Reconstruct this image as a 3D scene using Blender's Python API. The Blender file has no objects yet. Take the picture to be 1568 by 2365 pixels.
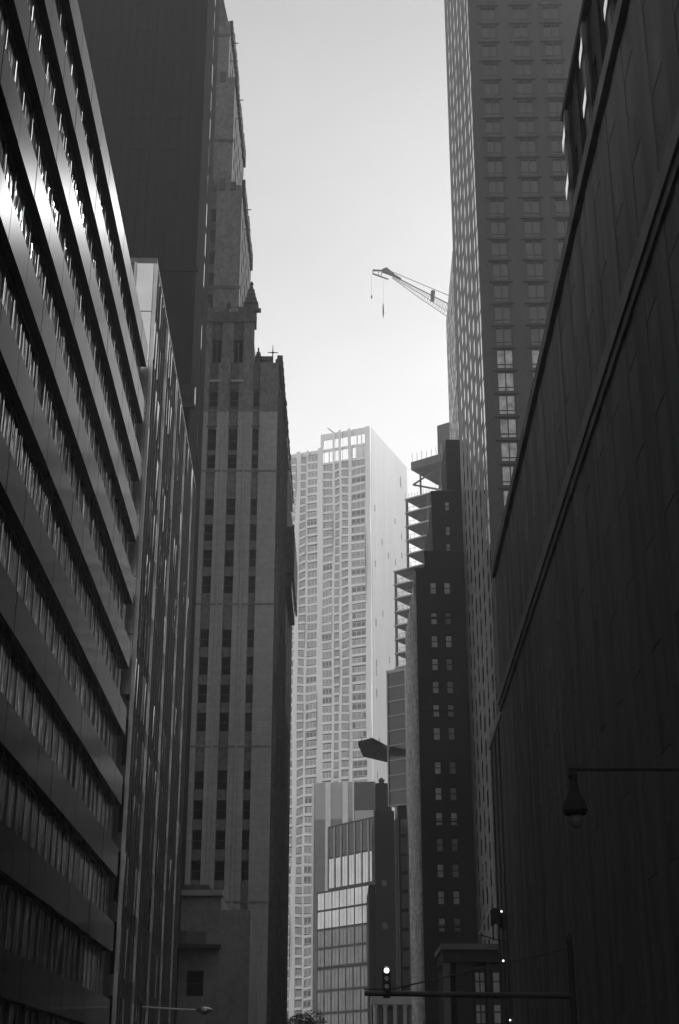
import bpy, math, random
from mathutils import Vector, Matrix
random.seed(7)
R = math.radians
scn = bpy.context.scene
C = scn.collection

# ------------------------------------------------------------------ camera
F = 3283.0; CX = 784.0; CY = 1182.0
TILT = R(22.1); CT, ST = math.cos(TILT), math.sin(TILT); CAMZ = 1.7
def P(x, y, Y):
    """ground-plan X and height Z of something seen at (x, y) and standing Y metres away"""
    cx = (x-CX)/F; cy = (CY-y)/F; d = CT-cy*ST
    return cx/d*Y, (ST+cy*CT)/d*Y+CAMZ
def proj(v):
    dx, dy, dz = v[0], v[1], v[2]-CAMZ
    f = dy*CT+dz*ST; u = -dy*ST+dz*CT
    if f < 1: return None
    return CX+F*dx/f, CY-F*u/f, f
cam = bpy.data.cameras.new('camera'); co = bpy.data.objects.new('camera', cam); C.objects.link(co)
cam.sensor_fit = 'VERTICAL'; cam.sensor_height = 36; cam.lens = 50.0
cam.clip_start = 0.5; cam.clip_end = 6000
co.location = (0, 0, CAMZ); co.rotation_euler = (R(90)+TILT, 0, 0)
scn.camera = co

# ------------------------------------------------------------------ materials (the photograph is black and white)
def mat(name, base=.3, rough=.8, metal=0., vary=.25, vscale=(1, 1, 1), vs=.6, bump=0., bscale=(1, 1, 1), bs=3., bdist=.05,
        spec=.5, emit=None, brick=None, aniso=0., speck=0.):
    m = bpy.data.materials.new(name); m.use_nodes = True
    nt = m.node_tree; N = nt.nodes; L = nt.links; b = N['Principled BSDF']
    b.inputs['Roughness'].default_value = rough; b.inputs['Metallic'].default_value = metal
    b.inputs['Specular IOR Level'].default_value = spec
    b.inputs['Base Color'].default_value = (base, base, base, 1)
    b.inputs['Anisotropic'].default_value = aniso
    geo = N.new('ShaderNodeNewGeometry')
    def noise(scale, s, det=4.):
        mp = N.new('ShaderNodeMapping'); mp.inputs['Scale'].default_value = scale
        L.new(geo.outputs['Position'], mp.inputs['Vector'])
        n = N.new('ShaderNodeTexNoise'); n.inputs['Scale'].default_value = s; n.inputs['Detail'].default_value = det
        L.new(mp.outputs['Vector'], n.inputs['Vector'])
        return n.outputs['Fac']
    if vary > 0:
        f = noise(vscale, vs)
        mr = N.new('ShaderNodeMapRange'); mr.inputs['From Min'].default_value = .3; mr.inputs['From Max'].default_value = .7
        mr.inputs['To Min'].default_value = base*(1-vary); mr.inputs['To Max'].default_value = base*(1+vary)
        L.new(f, mr.inputs['Value']); col = mr.outputs['Result']
        if speck > 0:
            f2 = noise((1, 1, .6), 2.6, 6.)
            m2 = N.new('ShaderNodeMapRange'); m2.inputs['From Min'].default_value = .35; m2.inputs['From Max'].default_value = .65
            m2.inputs['To Min'].default_value = 1-speck; m2.inputs['To Max'].default_value = 1+speck
            L.new(f2, m2.inputs['Value'])
            mu = N.new('ShaderNodeMath'); mu.operation = 'MULTIPLY'; L.new(col, mu.inputs[0]); L.new(m2.outputs['Result'], mu.inputs[1])
            col = mu.outputs[0]
        if brick:
            br = N.new('ShaderNodeTexBrick'); tc = N.new('ShaderNodeTexCoord')
            mp = N.new('ShaderNodeMapping'); mp.inputs['Rotation'].default_value = (R(90), 0, 0)
            L.new(tc.outputs['Object'], mp.inputs['Vector']); L.new(mp.outputs['Vector'], br.inputs['Vector'])
            br.inputs['Scale'].default_value = 1.; br.inputs['Brick Width'].default_value = brick[0]; br.inputs['Row Height'].default_value = brick[1]
            br.inputs['Mortar Size'].default_value = .04; br.inputs['Color1'].default_value = (1, 1, 1, 1)
            br.inputs['Color2'].default_value = (.92, .92, .92, 1); br.inputs['Mortar'].default_value = (.84, .84, .84, 1)
            mu = N.new('ShaderNodeMath'); mu.operation = 'MULTIPLY'; L.new(col, mu.inputs[0]); L.new(br.outputs['Color'], mu.inputs[1])
            col = mu.outputs[0]
        cc = N.new('ShaderNodeCombineColor')
        for i in range(3): L.new(col, cc.inputs[i])
        L.new(cc.outputs[0], b.inputs['Base Color'])
    if bump > 0:
        f = noise(bscale, bs, 2.)
        bu = N.new('ShaderNodeBump'); bu.inputs['Strength'].default_value = bump; bu.inputs['Distance'].default_value = bdist
        L.new(f, bu.inputs['Height']); L.new(bu.outputs['Normal'], b.inputs['Normal'])
    if aniso > 0:
        tg = N.new('ShaderNodeTangent'); tg.direction_type = 'RADIAL'; tg.axis = 'Z'; L.new(tg.outputs[0], b.inputs['Tangent'])
        b.inputs['Anisotropic Rotation'].default_value = ANROT
    if emit:
        b.inputs['Emission Color'].default_value = (1, 1, 1, 1); b.inputs['Emission Strength'].default_value = emit
    return m
ANROT = 0.0
M = dict(
    spandrel=mat('brushed_metal_spandrel', .018, .13, .02, .25, (1, 1, .05), 1.4, .15, (1, 1.6, .3), 1.2, .01, aniso=.90, spec=.05),
    band_core=mat('dark_recess', .03, .8, 0, .2),
    glass=mat('window_glass', .012, .05, 0, 0, spec=1., bump=.18, bscale=(.25, 1, .22), bs=1.4, bdist=.045),
    glass_wavy=mat('rippled_window_glass', .075, .06, 0, .5, (.4, 1.2, .3), 2., spec=1., bump=1., bscale=(.3, 1.5, .28), bs=1.5, bdist=.11),
    glass_flat=mat('dark_window_glass', .02, .12, 0, 0, spec=.8),
    mirror_pane=mat('mirror_glass', .95, .04, 1., 0),
    fin_dull=mat('dull_mullion', .14, .5, .3, .1), ink=mat('black_painted_metal', .05, .7, 0, .1, spec=.1),
    glass_sky_tint=mat('sky_tinted_window_glass', .42, .2, 0, .55, (1, 1, 1), .9), glass_grimy=mat('grimy_glass', .125, .6, 0, .2, spec=.03), shade_dark=mat('shade_darkened_stone', .035, .9, 0, .3, (1, 1, .35), .5, .5, (1, 1, 1), 3, .06, speck=.3, spec=.05), white=mat('white_pier_panel', .75, .6, 0, .06),
    glass_white=mat('whitened_window_glass', .62, .3, 0, .3, (1, 1, 1), .6),
    glass_black=mat('black_glass', .01, .3, 0, 0, spec=.12), glass_dim=mat('dim_window_glass', .006, .15, 0, 0, spec=.12),
    glass_coated=mat('coated_window_glass', .62, .12, .8, .12, (1, 1, 1), .25),
    stone_mid=mat('weathered_limestone', .14, .85, 0, .2, (1, 1, .3), .4, .4, (1, 1, 1), 3, .05, speck=.25, spec=.1),
    low_stone=mat('grey_rendered_wall', .30, .85, 0, .12, speck=.1), cornice_black=mat('black_stone_cornice', .15, .85, 0, .2),
    glass_pale=mat('pale_window_glass', .28, .12, 0, .25, (1, 1, 1), .3, spec=.9),
    fin=mat('aluminium_mullion', .5, .28, .9, .15),
    panel=mat('polished_corner_panel', .78, .22, .85, .06),
    l2wall=mat('grey_spandrel_glass', .14, .35, 0, .2),
    black=mat('black_tower_cladding', .015, .8, 0, .25, (1, 1, .3), .5, spec=.15),
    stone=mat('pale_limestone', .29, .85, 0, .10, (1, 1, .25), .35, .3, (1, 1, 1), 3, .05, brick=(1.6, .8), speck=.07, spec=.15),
    stone_dark=mat('dark_shaded_limestone', .08, .85, 0, .3, (1, 1, .35), .5, .5, (1, 1, 1), 3, .06, speck=.35, spec=.08),
    brick=mat('dark_brick', .04, .9, 0, .2, (1, 1, .5), .4, .3, (1, 1, 1), 4, .03, brick=(.6, .25), speck=.1, spec=.1),
    rustic=mat('rusticated_pale_stone', .52, .7, 0, .3, (1, 1, .3), .8, 1., (1, 1, .3), 1.6, .25, speck=.35),
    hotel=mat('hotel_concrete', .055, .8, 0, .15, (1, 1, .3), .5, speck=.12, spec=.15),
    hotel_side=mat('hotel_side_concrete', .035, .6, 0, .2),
    hotel_line=mat('dark_frame_and_shade', .03, .8, 0, .2),
    near_black=mat('soot_black_stone', .13, .85, 0, .35, (1, 1, .08), .7, .3, (1, 1, .2), 2, .05, spec=.1),
    pilaster=mat('grey_pilaster_stone', .16, .8, 0, .2, (1, 1, .3), .5),
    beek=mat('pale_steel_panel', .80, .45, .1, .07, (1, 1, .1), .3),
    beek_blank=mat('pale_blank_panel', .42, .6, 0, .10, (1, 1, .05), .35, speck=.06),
    slab=mat('raw_concrete_slab', .10, .85, 0, .2, spec=.2),
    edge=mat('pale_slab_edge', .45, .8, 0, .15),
    steel=mat('dark_steel', .05, .5, .3, .2),
    pale_steel=mat('weathered_crane_steel', .16, .6, .2, .2),
    clad=mat('pale_cladding', .42, .6, 0, .1),
    lit=mat('lit_lens', .9, .3, 0, 0, emit=3.),
    lit_dim=mat('lit_lamp_glass', .8, .3, 0, 0, emit=.7),
    globe=mat('lamp_globe_glass', .25, .25, 0, 0),
    asphalt=mat('asphalt', .05, .9, 0, .2, speck=.2), paving=mat('concrete_paving', .35, .9, 0, .15, speck=.1),
    paint=mat('road_paint', .6, .7, 0, .15), ground=mat('bare_ground', .3, .95, 0, .2),
    leaf=mat('dark_leaves', .07, .6, 0, .4), bark=mat('bark', .06, .9, 0, .3),
    cloth=mat('dark_flag_cloth', .03, .9, 0, .2),
)

# ------------------------------------------------------------------ mesh helper
class MB:
    def __init__(s): s.v = []; s.f = []; s.mi = []; s.mats = []
    def _m(s, m):
        if m not in s.mats: s.mats.append(m)
        return s.mats.index(m)
    def quadbox(s, pts, m):
        """8 points: bottom ring then top ring"""
        k = len(s.v); s.v += pts; i = s._m(m)
        for f in ((3, 2, 1, 0), (4, 5, 6, 7), (0, 1, 5, 4), (1, 2, 6, 5), (2, 3, 7, 6), (3, 0, 4, 7)):
            s.f.append([k+j for j in f]); s.mi.append(i)
    def box(s, T, x0, x1, y0, y1, z0, z1, m):
        ox, oy, a = T; c, n = math.cos(a), math.sin(a)
        q = [(ox+x*c-y*n, oy+x*n+y*c) for x, y in ((x0, y0), (x1, y0), (x1, y1), (x0, y1))]
        s.quadbox([(x, y, z0) for x, y in q]+[(x, y, z1) for x, y in q], m)
    def taper(s, T, x0, x1, y0, y1, z0, z1, k, m):
        ox, oy, a = T; c, n = math.cos(a), math.sin(a)
        mx, my = (x0+x1)/2, (y0+y1)/2
        def ring(f, z): return [(ox+X*c-Y*n, oy+X*n+Y*c, z) for X, Y in
                                ((mx+(x-mx)*f, my+(y-my)*f) for x, y in ((x0, y0), (x1, y0), (x1, y1), (x0, y1)))]
        s.quadbox(ring(1, z0)+ring(k, z1), m)
    def prism(s, poly, z0, z1, m):
        k = len(s.v); n = len(poly); i = s._m(m)
        s.v += [(x, y, z0) for x, y in poly]+[(x, y, z1) for x, y in poly]
        s.f.append([k+j for j in reversed(range(n))]); s.mi.append(i)
        s.f.append([k+n+j for j in range(n)]); s.mi.append(i)
        for j in range(n): s.f.append([k+j, k+(j+1) % n, k+n+(j+1) % n, k+n+j]); s.mi.append(i)
    def vprism(s, T, poly, y0, y1, m):
        """polygon in the x-z plane of a facade, given thickness along y"""
        ox, oy, a = T; c, n_ = math.cos(a), math.sin(a)
        k = len(s.v); n = len(poly); i = s._m(m)
        for y in (y0, y1): s.v += [(ox+x*c-y*n_, oy+x*n_+y*c, z) for x, z in poly]
        s.f.append([k+j for j in range(n)]); s.mi.append(i)
        s.f.append([k+n+j for j in reversed(range(n))]); s.mi.append(i)
        for j in range(n): s.f.append([k+j, k+n+j, k+n+(j+1) % n, k+(j+1) % n]); s.mi.append(i)
    def tube(s, a, b, r0, r1, m, n=8):
        a, b = Vector(a), Vector(b); d = (b-a).normalized()
        u = d.orthogonal().normalized(); w = d.cross(u); k = len(s.v); i = s._m(m)
        for p, r in ((a, r0), (b, r1)):
            for j in range(n):
                t = 2*math.pi*j/n; s.v.append(tuple(p+(u*math.cos(t)+w*math.sin(t))*r))
        for j in range(n): s.f.append([k+j, k+(j+1) % n, k+n+(j+1) % n, k+n+j]); s.mi.append(i)
        s.f.append([k+j for j in reversed(range(n))]); s.mi.append(i)
        s.f.append([k+n+j for j in range(n)]); s.mi.append(i)
    def lathe(s, c, prof, m, n=16):
        k = len(s.v); i = s._m(m)
        for r, z in prof:
            for j in range(n):
                t = 2*math.pi*j/n; s.v.append((c[0]+r*math.cos(t), c[1]+r*math.sin(t), c[2]+z))
        for q in range(len(prof)-1):
            for j in range(n):
                s.f.append([k+q*n+j, k+q*n+(j+1) % n, k+(q+1)*n+(j+1) % n, k+(q+1)*n+j]); s.mi.append(i)
        s.f.append([k+j for j in reversed(range(n))]); s.mi.append(i)
        s.f.append([k+(len(prof)-1)*n+j for j in range(n)]); s.mi.append(i)
    def add(s, o, loc, rz, rx=0):
        k = len(s.v); mt = Matrix.Translation(loc) @ Matrix.Rotation(rz, 4, 'Z') @ Matrix.Rotation(rx, 4, 'X')
        s.v += [tuple(mt @ Vector(v)) for v in o.v]
        for f, i in zip(o.f, o.mi): s.f.append([k+j for j in f]); s.mi.append(s._m(o.mats[i]))
    def mesh(s, name, smooth=False):
        me = bpy.data.meshes.new(name); me.from_pydata(s.v, [], s.f); me.update()
        for m in s.mats: me.materials.append(m)
        me.polygons.foreach_set('material_index', s.mi)
        if smooth: me.polygons.foreach_set('use_smooth', [True]*len(s.f))
        return me
    def build(s, name, parent=None, smooth=False):
        o = bpy.data.objects.new(name, s.mesh(name, smooth)); C.objects.link(o)
        if parent is not None: o.parent = parent
        return o

def tag(o, label=None, cat=None, group=None, kind=None):
    for k, v in (('label', label), ('category', cat), ('group', group), ('kind', kind)):
        if v: o[k] = v
    return o
def empty(name, loc, rz=0):
    o = bpy.data.objects.new(name, None); C.objects.link(o); o.location = loc; o.rotation_euler = (0, 0, rz); o.empty_display_size = .5
    return o
T0 = (0, 0, 0)

# ------------------------------------------------------------------ buildings
class Building:
    """local frame: x along the front (left to right seen from outside), y inward, z up"""
    def __init__(s, name, label, cat, x, y, ang, group=None):
        s.root = tag(empty(name, (x, y, 0), ang), label, cat, group)
        s.x, s.y, s.a = x, y, ang; s.parts = []; s.wins = []; s.proto = {}
    def part(s, name):
        m = MB(); s.parts.append((name, m)); return m
    def world(s, p):
        c, n = math.cos(s.a), math.sin(s.a)
        return (s.x+p[0]*c-p[1]*n, s.y+p[0]*n+p[1]*c, p[2])
    def window(s, T, x0, x1, z0, z1, y, style, tilt=0., tx=0.):
        """a window whose centre-bottom origin sits in the facade T"""
        w, h = round(x1-x0, 3), round(z1-z0, 3)
        ox, oy, a = T; c, n = math.cos(a), math.sin(a); mx = (x0+x1)/2
        loc = (ox+mx*c-y*n, oy+mx*n+y*c, z0)
        pts = []
        for xx, zz in ((x0, z0), (x1, z0), (x1, z1), (x0, z1)):
            q = proj(s.world((ox+xx*c-y*n, oy+xx*n+y*c, zz)))
            if q is None: pts = None; break
            pts.append(q)
        pr = 0
        if pts:
            pr = abs(sum(pts[i][0]*pts[(i+1) % 4][1]-pts[(i+1) % 4][0]*pts[i][1] for i in range(4)))/2
            mxp = sum(p[0] for p in pts)/4; myp = sum(p[1] for p in pts)/4
            if not (-10 < mxp < 1578 and -10 < myp < 2374): pr *= .0001
            elif s.hidden(mxp, myp): pr *= .001
        s.wins.append((pr, style, w, h, loc, a+tilt, tx))
    def hidden(s, x, y): return False
    def finish(s, limit=100):
        s.wins.sort(key=lambda t: -t[0])
        rest = MB()
        for i, (pr, st, w, h, loc, rz, tx) in enumerate(s.wins):
            key = (st, w, h)
            if key not in s.proto:
                g, f = STYLES[st](w, h); s.proto[key] = [g, f, None, None]
            pt = s.proto[key]
            if i < limit:
                if pt[2] is None:
                    pt[2] = pt[0].mesh('window'); pt[3] = pt[1].mesh('frame') if pt[1] else None
                o = bpy.data.objects.new('window', pt[2]); C.objects.link(o); o.parent = s.root
                o.location = loc; o.rotation_euler = (tx, 0, rz)
                if pt[3]:
                    f = bpy.data.objects.new('frame', pt[3]); C.objects.link(f); f.parent = o
            else:
                rest.add(pt[0], loc, rz, tx)
                if pt[1]: rest.add(pt[1], loc, rz, tx)
        if rest.v:
            o = rest.build('window', s.root); o['kind'] = 'stuff'
        for name, m in s.parts:
            if m.v: m.build(name, s.root)
        return s.root

def grid(B, wall, T, x0, x1, z0, z1, bays, rows, rec, style, wm, sm=None, proud=.03, tilt=0, skip=None, pj=None, tx=0):
    """pier and spandrel wall with real recesses, and a window in each"""
    sm = sm or wm
    xs = [x0]+[v for b in bays for v in b]+[x1]
    for i in range(0, len(xs), 2):
        if xs[i+1]-xs[i] > .02: wall.box(T, xs[i], xs[i+1], -proud, rec, z0, z1, wm)
    for a, b in bays:
        z = z0
        for za, zb in rows+[(z1, None)]:
            if za-z > .02: wall.box(T, a, b, 0, rec, z, za, sm)
            z = zb
        for k, (za, zb) in enumerate(rows):
            if skip and skip(a, za): continue
            t = random.uniform(-tilt, tilt) if tilt else 0
            B.window(T, a, b, za, zb, max(rec-.08, .015), style(a, za) if callable(style) else style, t, random.uniform(-tx, tx) if tx else 0)

def ws(glass, frame=None, cols=1, rows=(), fw=.07, fd=.05):
    def mk(w, h):
        g = MB(); g.box(T0, -w/2+.01, w/2-.01, 0, .04, .01, h-.01, M[glass])
        if not frame: return g, None
        f = MB(); fm = M[frame]
        f.box(T0, -w/2+.01, -w/2+fw, -fd, -.003, .01, h-.01, fm); f.box(T0, w/2-fw, w/2-.01, -fd, -.003, .01, h-.01, fm)
        f.box(T0, -w/2+fw, w/2-fw, -fd, -.003, .01, fw, fm); f.box(T0, -w/2+fw, w/2-fw, -fd, -.003, h-fw, h-.01, fm)
        for k in range(1, cols):
            x = -w/2+w*k/cols; f.box(T0, x-fw/2, x+fw/2, -fd+.01, -.003, fw, h-fw, fm)
        for r in rows:
            f.box(T0, -w/2+fw, w/2-fw, -fd+.02, -.005, h*r-fw/2, h*r+fw/2, fm)
        return g, f
    return mk
def hotel_window(w, h):
    g, f = ws('glass_flat', 'hotel_line', 2, (.22,), .13, .07)(w, h)
    f.box(T0, -w/2-.45, w/2+.35, -.50, -.20, h+.01, h+.15, M['hotel_line'])      # dark bar stands in for the header's shadow line
    f.box(T0, -w/2+.02, w/2-.02, -.2, -.052, h-.012, h-.002, M['hotel_line'])
    return g, f
def hotel_pale(w, h):
    _, f = hotel_window(w, h)
    return ws('glass_sky_tint')(w, h)[0], f  # pale glass colour stands in for sky reflected on the lower floors
def with_ac(fn):
    def mk(w, h):
        g, f = fn(w, h)
        f.box(T0, -.1, w*.28, -.42, -.055, -.36, -.02, M['hotel_line']); f.box(T0, -.06, w*.28-.04, -.425, -.421, -.33, -.05, M['hotel'])
        return g, f
    return mk
STYLES = dict(pale_pane=ws('glass_white', 'steel', 2, (.6,), .12, .05), hotel_pale=hotel_pale, hotel_ac=with_ac(hotel_window), hotel_pale_ac=with_ac(hotel_pale), far_dark=ws('glass_flat', 'beek', 3, (), .12, .05),
    black=ws('glass_black'), grimy=ws('glass_grimy'), mirror=ws('mirror_pane'), coated=ws('glass_coated', 'slab', 2, (), .05, .02), flush=ws('glass', None),
    deep=ws('glass_dim', 'stone_dark', 1, (.5,), .1, .06),
    strip=ws('glass_wavy', 'fin_dull', 1, (), .04, .04),
    curtain=ws('glass'),
    dark=ws('glass_flat'),
    sash=ws('glass_dim', 'stone_dark', 1, (.5,), .1, .06),
    sash_mid=ws('glass_pale', 'brick', 1, (.5,), .12, .06), sash_pale=ws('glass_white', 'brick', 1, (.5,), .12, .06),
    hotel=hotel_window,
    hside=ws('glass', 'hotel_line', 1, (), .06, .05),
    lancet=ws('glass_dim', 'stone_dark', 2, (), .14, .1),
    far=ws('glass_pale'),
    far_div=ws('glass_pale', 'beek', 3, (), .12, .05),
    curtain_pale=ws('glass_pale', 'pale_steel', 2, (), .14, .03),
    
)
AL, AR = math.atan(.0265), -math.atan(.0237)    # the two sides of the street are not quite parallel
def lx(Y): return -9.34-.0265*Y
def rx(Y, a=10.0): return a+.0237*Y

# --- 1. spandrel office block on the left
Y0, Y1 = -40.0, 74.0
B = Building('office_block', 'office block with wide slanting metal spandrel bands and rippled strip windows, nearest on the left', 'office building', lx(Y0), Y0, AL+R(90))
B.hidden = lambda x, y: False
Ln = Y1-Y0; top = 42.3; FH = 3.65; SP = 1.4
wall = B.part('wall')
wall.box(T0, 0, Ln, .52, 26, 0, top-.1, M['band_core'])
for k in range(11):
    zt = top-FH*k; zb = zt-SP
    if zb < .2: break
    s = B.part('spandrel'); s.box(T0, 0, Ln, .035, .51, zb, zt, M['spandrel'])
    for q in range(38):
        a = q*3.0; dz = random.uniform(-.008, .008); s.box(T0, a+.03, min(a+2.97, Ln), random.uniform(-.006, .006), .034, zb-.012+dz, zt+.012+dz, M['spandrel'])
    j = 1.5
    zg = zb-(FH-SP)
    n = int(Ln/1.5)
    for q in range(n):
        a = q*Ln/n; b = (q+1)*Ln/n
        if zg > 0: B.window(T0, a, b, zg, zb, .38, 'strip', R(random.gauss(0, 1.5)), R(random.gauss(0, .5)))
r = B.part('roof'); r.box(T0, .5, Ln-.5, .6, 25, top-.1, top-.02, M['ground'])
B.finish()

# --- 2. fluted curtain-wall block next to it
Y0, Y1 = 75.4, 111.0
B = Building('curtain_wall_block', 'grey glass block with bright vertical metal mullions, beside the banded office block', 'office building', lx(Y0)+.05, Y0, AL+R(90))
Ln = Y1-Y0; top = 49.2
wall = B.part('wall'); wall.box(T0, .02, Ln, .35, 24, 0, top-.4, M['l2wall']); 
cap = B.part('cornice'); cap.box(T0, -.05, Ln, -.05, 24, top-.4, top, M['l2wall'])
n = 27; pw = Ln/n
fl = 3.55; nf = int(top/fl)
for i in range(nf):
    z0 = top-.5-(i+1)*fl
    if z0 < .2: continue
    wall.box(T0, 0, Ln, .03, .35, z0, z0+1.0, M['l2wall'])
    for q in range(n):
        B.window(T0, q*pw, (q+1)*pw, z0+1.0, z0+fl, -.03, 'curtain', R(random.gauss(0, 1.6)), R(random.gauss(0, .6)))
for q in range(n+1):
    x = q*pw; big = q % 6 == 0
    m = B.part('mullion')
    if big: m.box(T0, x-.09, x+.09, -.11, .1, 0, top-.42, M['fin'])
    else: m.box(T0, x-.04, x+.04, -.10, .1, 0, top-.42, M['l2wall'])
cp = B.part('corner_panel')
for i in range(8):
    cp.box(T0, -.14, -.02, .12, 1.14, top-.45-(i+1)*3.4+.06, top-.45-i*3.4, M['panel'])
cp2 = B.part('corner_post'); cp2.box(T0, -.2, -.01, 1.16, 1.30, 0, top-.4, M['fin'])
B.finish()

# --- 3. black tower behind
B = Building('black_tower', 'very tall black tower with barely visible windows rising behind the left blocks', 'tower', -44.0, 118.0, AL)
W = 30.1; D = 16; H3 = 150
wall = B.part('wall'); wall.box(T0, .4, W-.4, .4, D, 0, H3, M['black'])
bays = [(1.5+i*3.55, 3.3+i*3.55) for i in range(8)]; rows = [(2+i*3.7, 4.1+i*3.7) for i in range(39)]
grid(B, wall, T0, 0, W, 0, H3, bays, rows, .10, 'black', M['black'])
TS = (W, .4, R(90))
grid(B, wall, TS, 0, D-.4, 0, H3, [(9.0, 9.9)], [(1.6+i*3.7, 4.5+i*3.7) for i in range(39)], .09, 'flush', M['black'], proud=.0, tilt=R(2))
for i in range(32):
    rb = B.part('rib'); rb.box(T0, .2+i*.95, .28+i*.95, -.12, -.035, 0, H3, M['black'])
for zz in (75,):
    c_ = B.part('string_course'); c_.box(T0, 0, W+.2, -.25, -.04, zz, zz+.5, M['black'])
B.finish()
# projecting sign box on the black tower's street side
sx = -13.3; b = MB(); z0_, z1_ = P(448, 936, 116)[1], P(448, 884, 116)[1]
sg = tag(empty('wall_sign', (-14.0, 116.5, 0)), 'dark blade sign with a pale edge projecting from the black tower', 'sign')
b.box(T0, -.9, .75, -.2, .2, z0_, z1_, M['shade_dark']); b.build('sign_box', sg)
b = MB(); b.box(T0, .76, .84, -.22, .22, z0_+.3, z1_-.3, M['fin']); b.build('edge_trim', sg)
b = MB(); b.box(T0, -1.1, -.6, .2, 1.2, z0_+1, z1_-1, M['steel']); b.build('bracket', sg)

# --- 4. gothic stepped skyscraper
GX = -30.0; GY = 160.0
B = Building('gothic_skyscraper', 'stepped limestone skyscraper with tall piers, arched windows and pinnacles', 'skyscraper', GX, GY, 0)
def g(x): return x-GX
wall = B.part('wall'); S = M['stone']; SD = M['stone_dark']; SM = M['stone_mid']; SHD = M['shade_dark']
XR = g(-7.75); Hm = 87.0; D = 50
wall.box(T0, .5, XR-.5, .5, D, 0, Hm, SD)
bays = [(g(-21.7), g(-20.55)), (g(-19.0), g(-17.9)), (g(-16.4), g(-15.28)), (g(-13.8), g(-12.65)), (g(-10.85), g(-10.0))]
bays = [(g(-24.3), g(-23.2))]+bays
c1, c2, c3 = 80.2, 72.0, 54.8
low = []
z = 3.0
while z < 69:
    zt = z+2.15
    if not any(abs(zc-(z+1)) < 1.5 for zc in (20.6, 37.8, 54.8)): low.append((z, zt))
    z += 3.33
rows = low+[(c2+.5, c2+2.3), (c2+2.9, 77.8), (c1+.7, 83.0)]
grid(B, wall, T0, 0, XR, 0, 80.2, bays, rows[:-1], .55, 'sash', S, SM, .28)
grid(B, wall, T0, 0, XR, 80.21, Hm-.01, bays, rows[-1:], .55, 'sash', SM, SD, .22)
# arched heads
def arch(mb, T, x0, x1, zt, m, y0=.0, y1=.45, n=5):
    r = (x1-x0)/2; cx = (x0+x1)/2
    for sgn in (-1, 1):
        poly = [(cx+sgn*r, zt+.02)]+[(cx+sgn*r*math.cos(t), zt-r+r*math.sin(t)) for t in [math.pi/2*i/n for i in range(n+1)]]
        if sgn > 0: poly = poly[::-1]
        mb.vprism(T, poly, y0, y1, m)
for a, b_ in bays:
    for zt in (83.0, 77.8, 70.2-.95): arch(wall, T0, a+.01, b_-.01, zt, SD)
for zc in (80.2, 72.0, 54.8, 37.8, 20.6):
    sc_ = B.part('string_course'); sc_.box(T0, -.1, XR+.1, -.33, -.285, zc-.08, zc+.12, SM)
# street face
TS = (XR, .5, R(90))
sb = [(2.0+i*4.0, 3.3+i*4.0) for i in range(12)]
grid(B, wall, TS, 0, D-.5, 0, Hm, sb, [(3+i*3.33, 5.15+i*3.33) for i in range(24)], .5, 'dark', SD, SD, .0)  # darker limestone than the front: the street's shade is in its colour
for i in range(13):
    p = B.part('buttress'); yy = .6+i*4.0
    p.box(TS, yy-.35, yy+.35, -.45, -.02, 0, 84+random.uniform(-1, 1), SD)
# projecting bay and parapets with crockets on the street side
bay = B.part('projecting_bay'); bay.box(TS, 21, 39, -1.25, -.46, 66.5, 73.2, SD)
for i in range(19): 
    q = 21+i; bay.box(TS, q+.1, q+.6, -1.5, -1.26, 66.3+(i % 3)*.3, 73.2+random.uniform(.1, .9), SD)
bay.taper(TS, 21.5, 38.5, -1.2, -.46, 64.6, 66.5, 1.0, SD)
par = B.part('parapet'); par.box(TS, 0, D-.5, -.3, .4, Hm, Hm+.9, SD)
for i in range(24):
    q = i*2.05+.2; par.box(TS, q, q+.9, -.5, .2, Hm+.9, Hm+1.5+random.uniform(0, .5), SD)
def pinnacle(x, y, z, w, h):
    p = B.part('pinnacle'); T = (x, y, 0)
    p.box(T, -w/2, w/2, -w/2, w/2, z, z+h*.45, SD)
    p.taper(T, -w*.65, w*.65, -w*.65, w*.65, z+h*.45, z+h*.52, .8, SD)
    p.taper(T, -w*.45, w*.45, -w*.45, w*.45, z+h*.52, z+h*.93, .18, SD)
    p.lathe((x, y, z+h*.9), [(.02, 0), (w*.2, h*.03), (w*.12, h*.07), (.02, h*.1)], SD, 6)
    for k in range(3):
        zz = z+h*(.56+.1*k); ww = w*(.42-.1*k); p.box(T, -ww-.1, ww+.1, -ww-.1, ww+.1, zz, zz+h*.025, SD)
for yy in (15.5, 21, 27, 33, 40): pinnacle(XR-.1, yy, Hm, 1.0, 4.2+random.uniform(-.6, .6))
# raised front block with paired lancets
XA = g(-10.9); za = 93.3
fb = B.part('attic_wall')
fb.box(T0, 2, XA-.4, .5, 14, Hm, za, SD)
lb = [(g(-21.6), g(-20.4)), (g(-18.9), g(-17.7)), (g(-16.3), g(-14.95)), (g(-13.55), g(-12.2))]
grid(B, fb, T0, 1.5, XA, Hm, za, lb, [(Hm+.1, 90.3)], .5, 'lancet', SM, SD, .25)
for a, b_ in lb: fb.box(T0, a-.1, b_+.1, -.42, -.27, 84.2, 84.5, S)
fb.box(T0, 1.2, XA+.3, -.5, -.26, za-.5, za+.15, SD)
fb.box(T0, 1.2, XA-.2, -.4, -.1, za+.15, za+1.0, SD)
for i in range(9): fb.box(T0, 3+i*2.0, 3.9+i*2.0, -.42, -.05, za+1.0, za+1.5, SD)
rl = B.part('railing'); rl.box(T0, XA-2.6, XA, .2, .3, za+1.9, za+2.05, M['steel'])
for i in range(4): rl.box(T0, XA-2.5+i*.7, XA-2.42+i*.7, .2, .3, za, za+1.9, M['steel'])
pinnacle(XA-.55, .6, 92.6, 1.5, 6.8)
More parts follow.
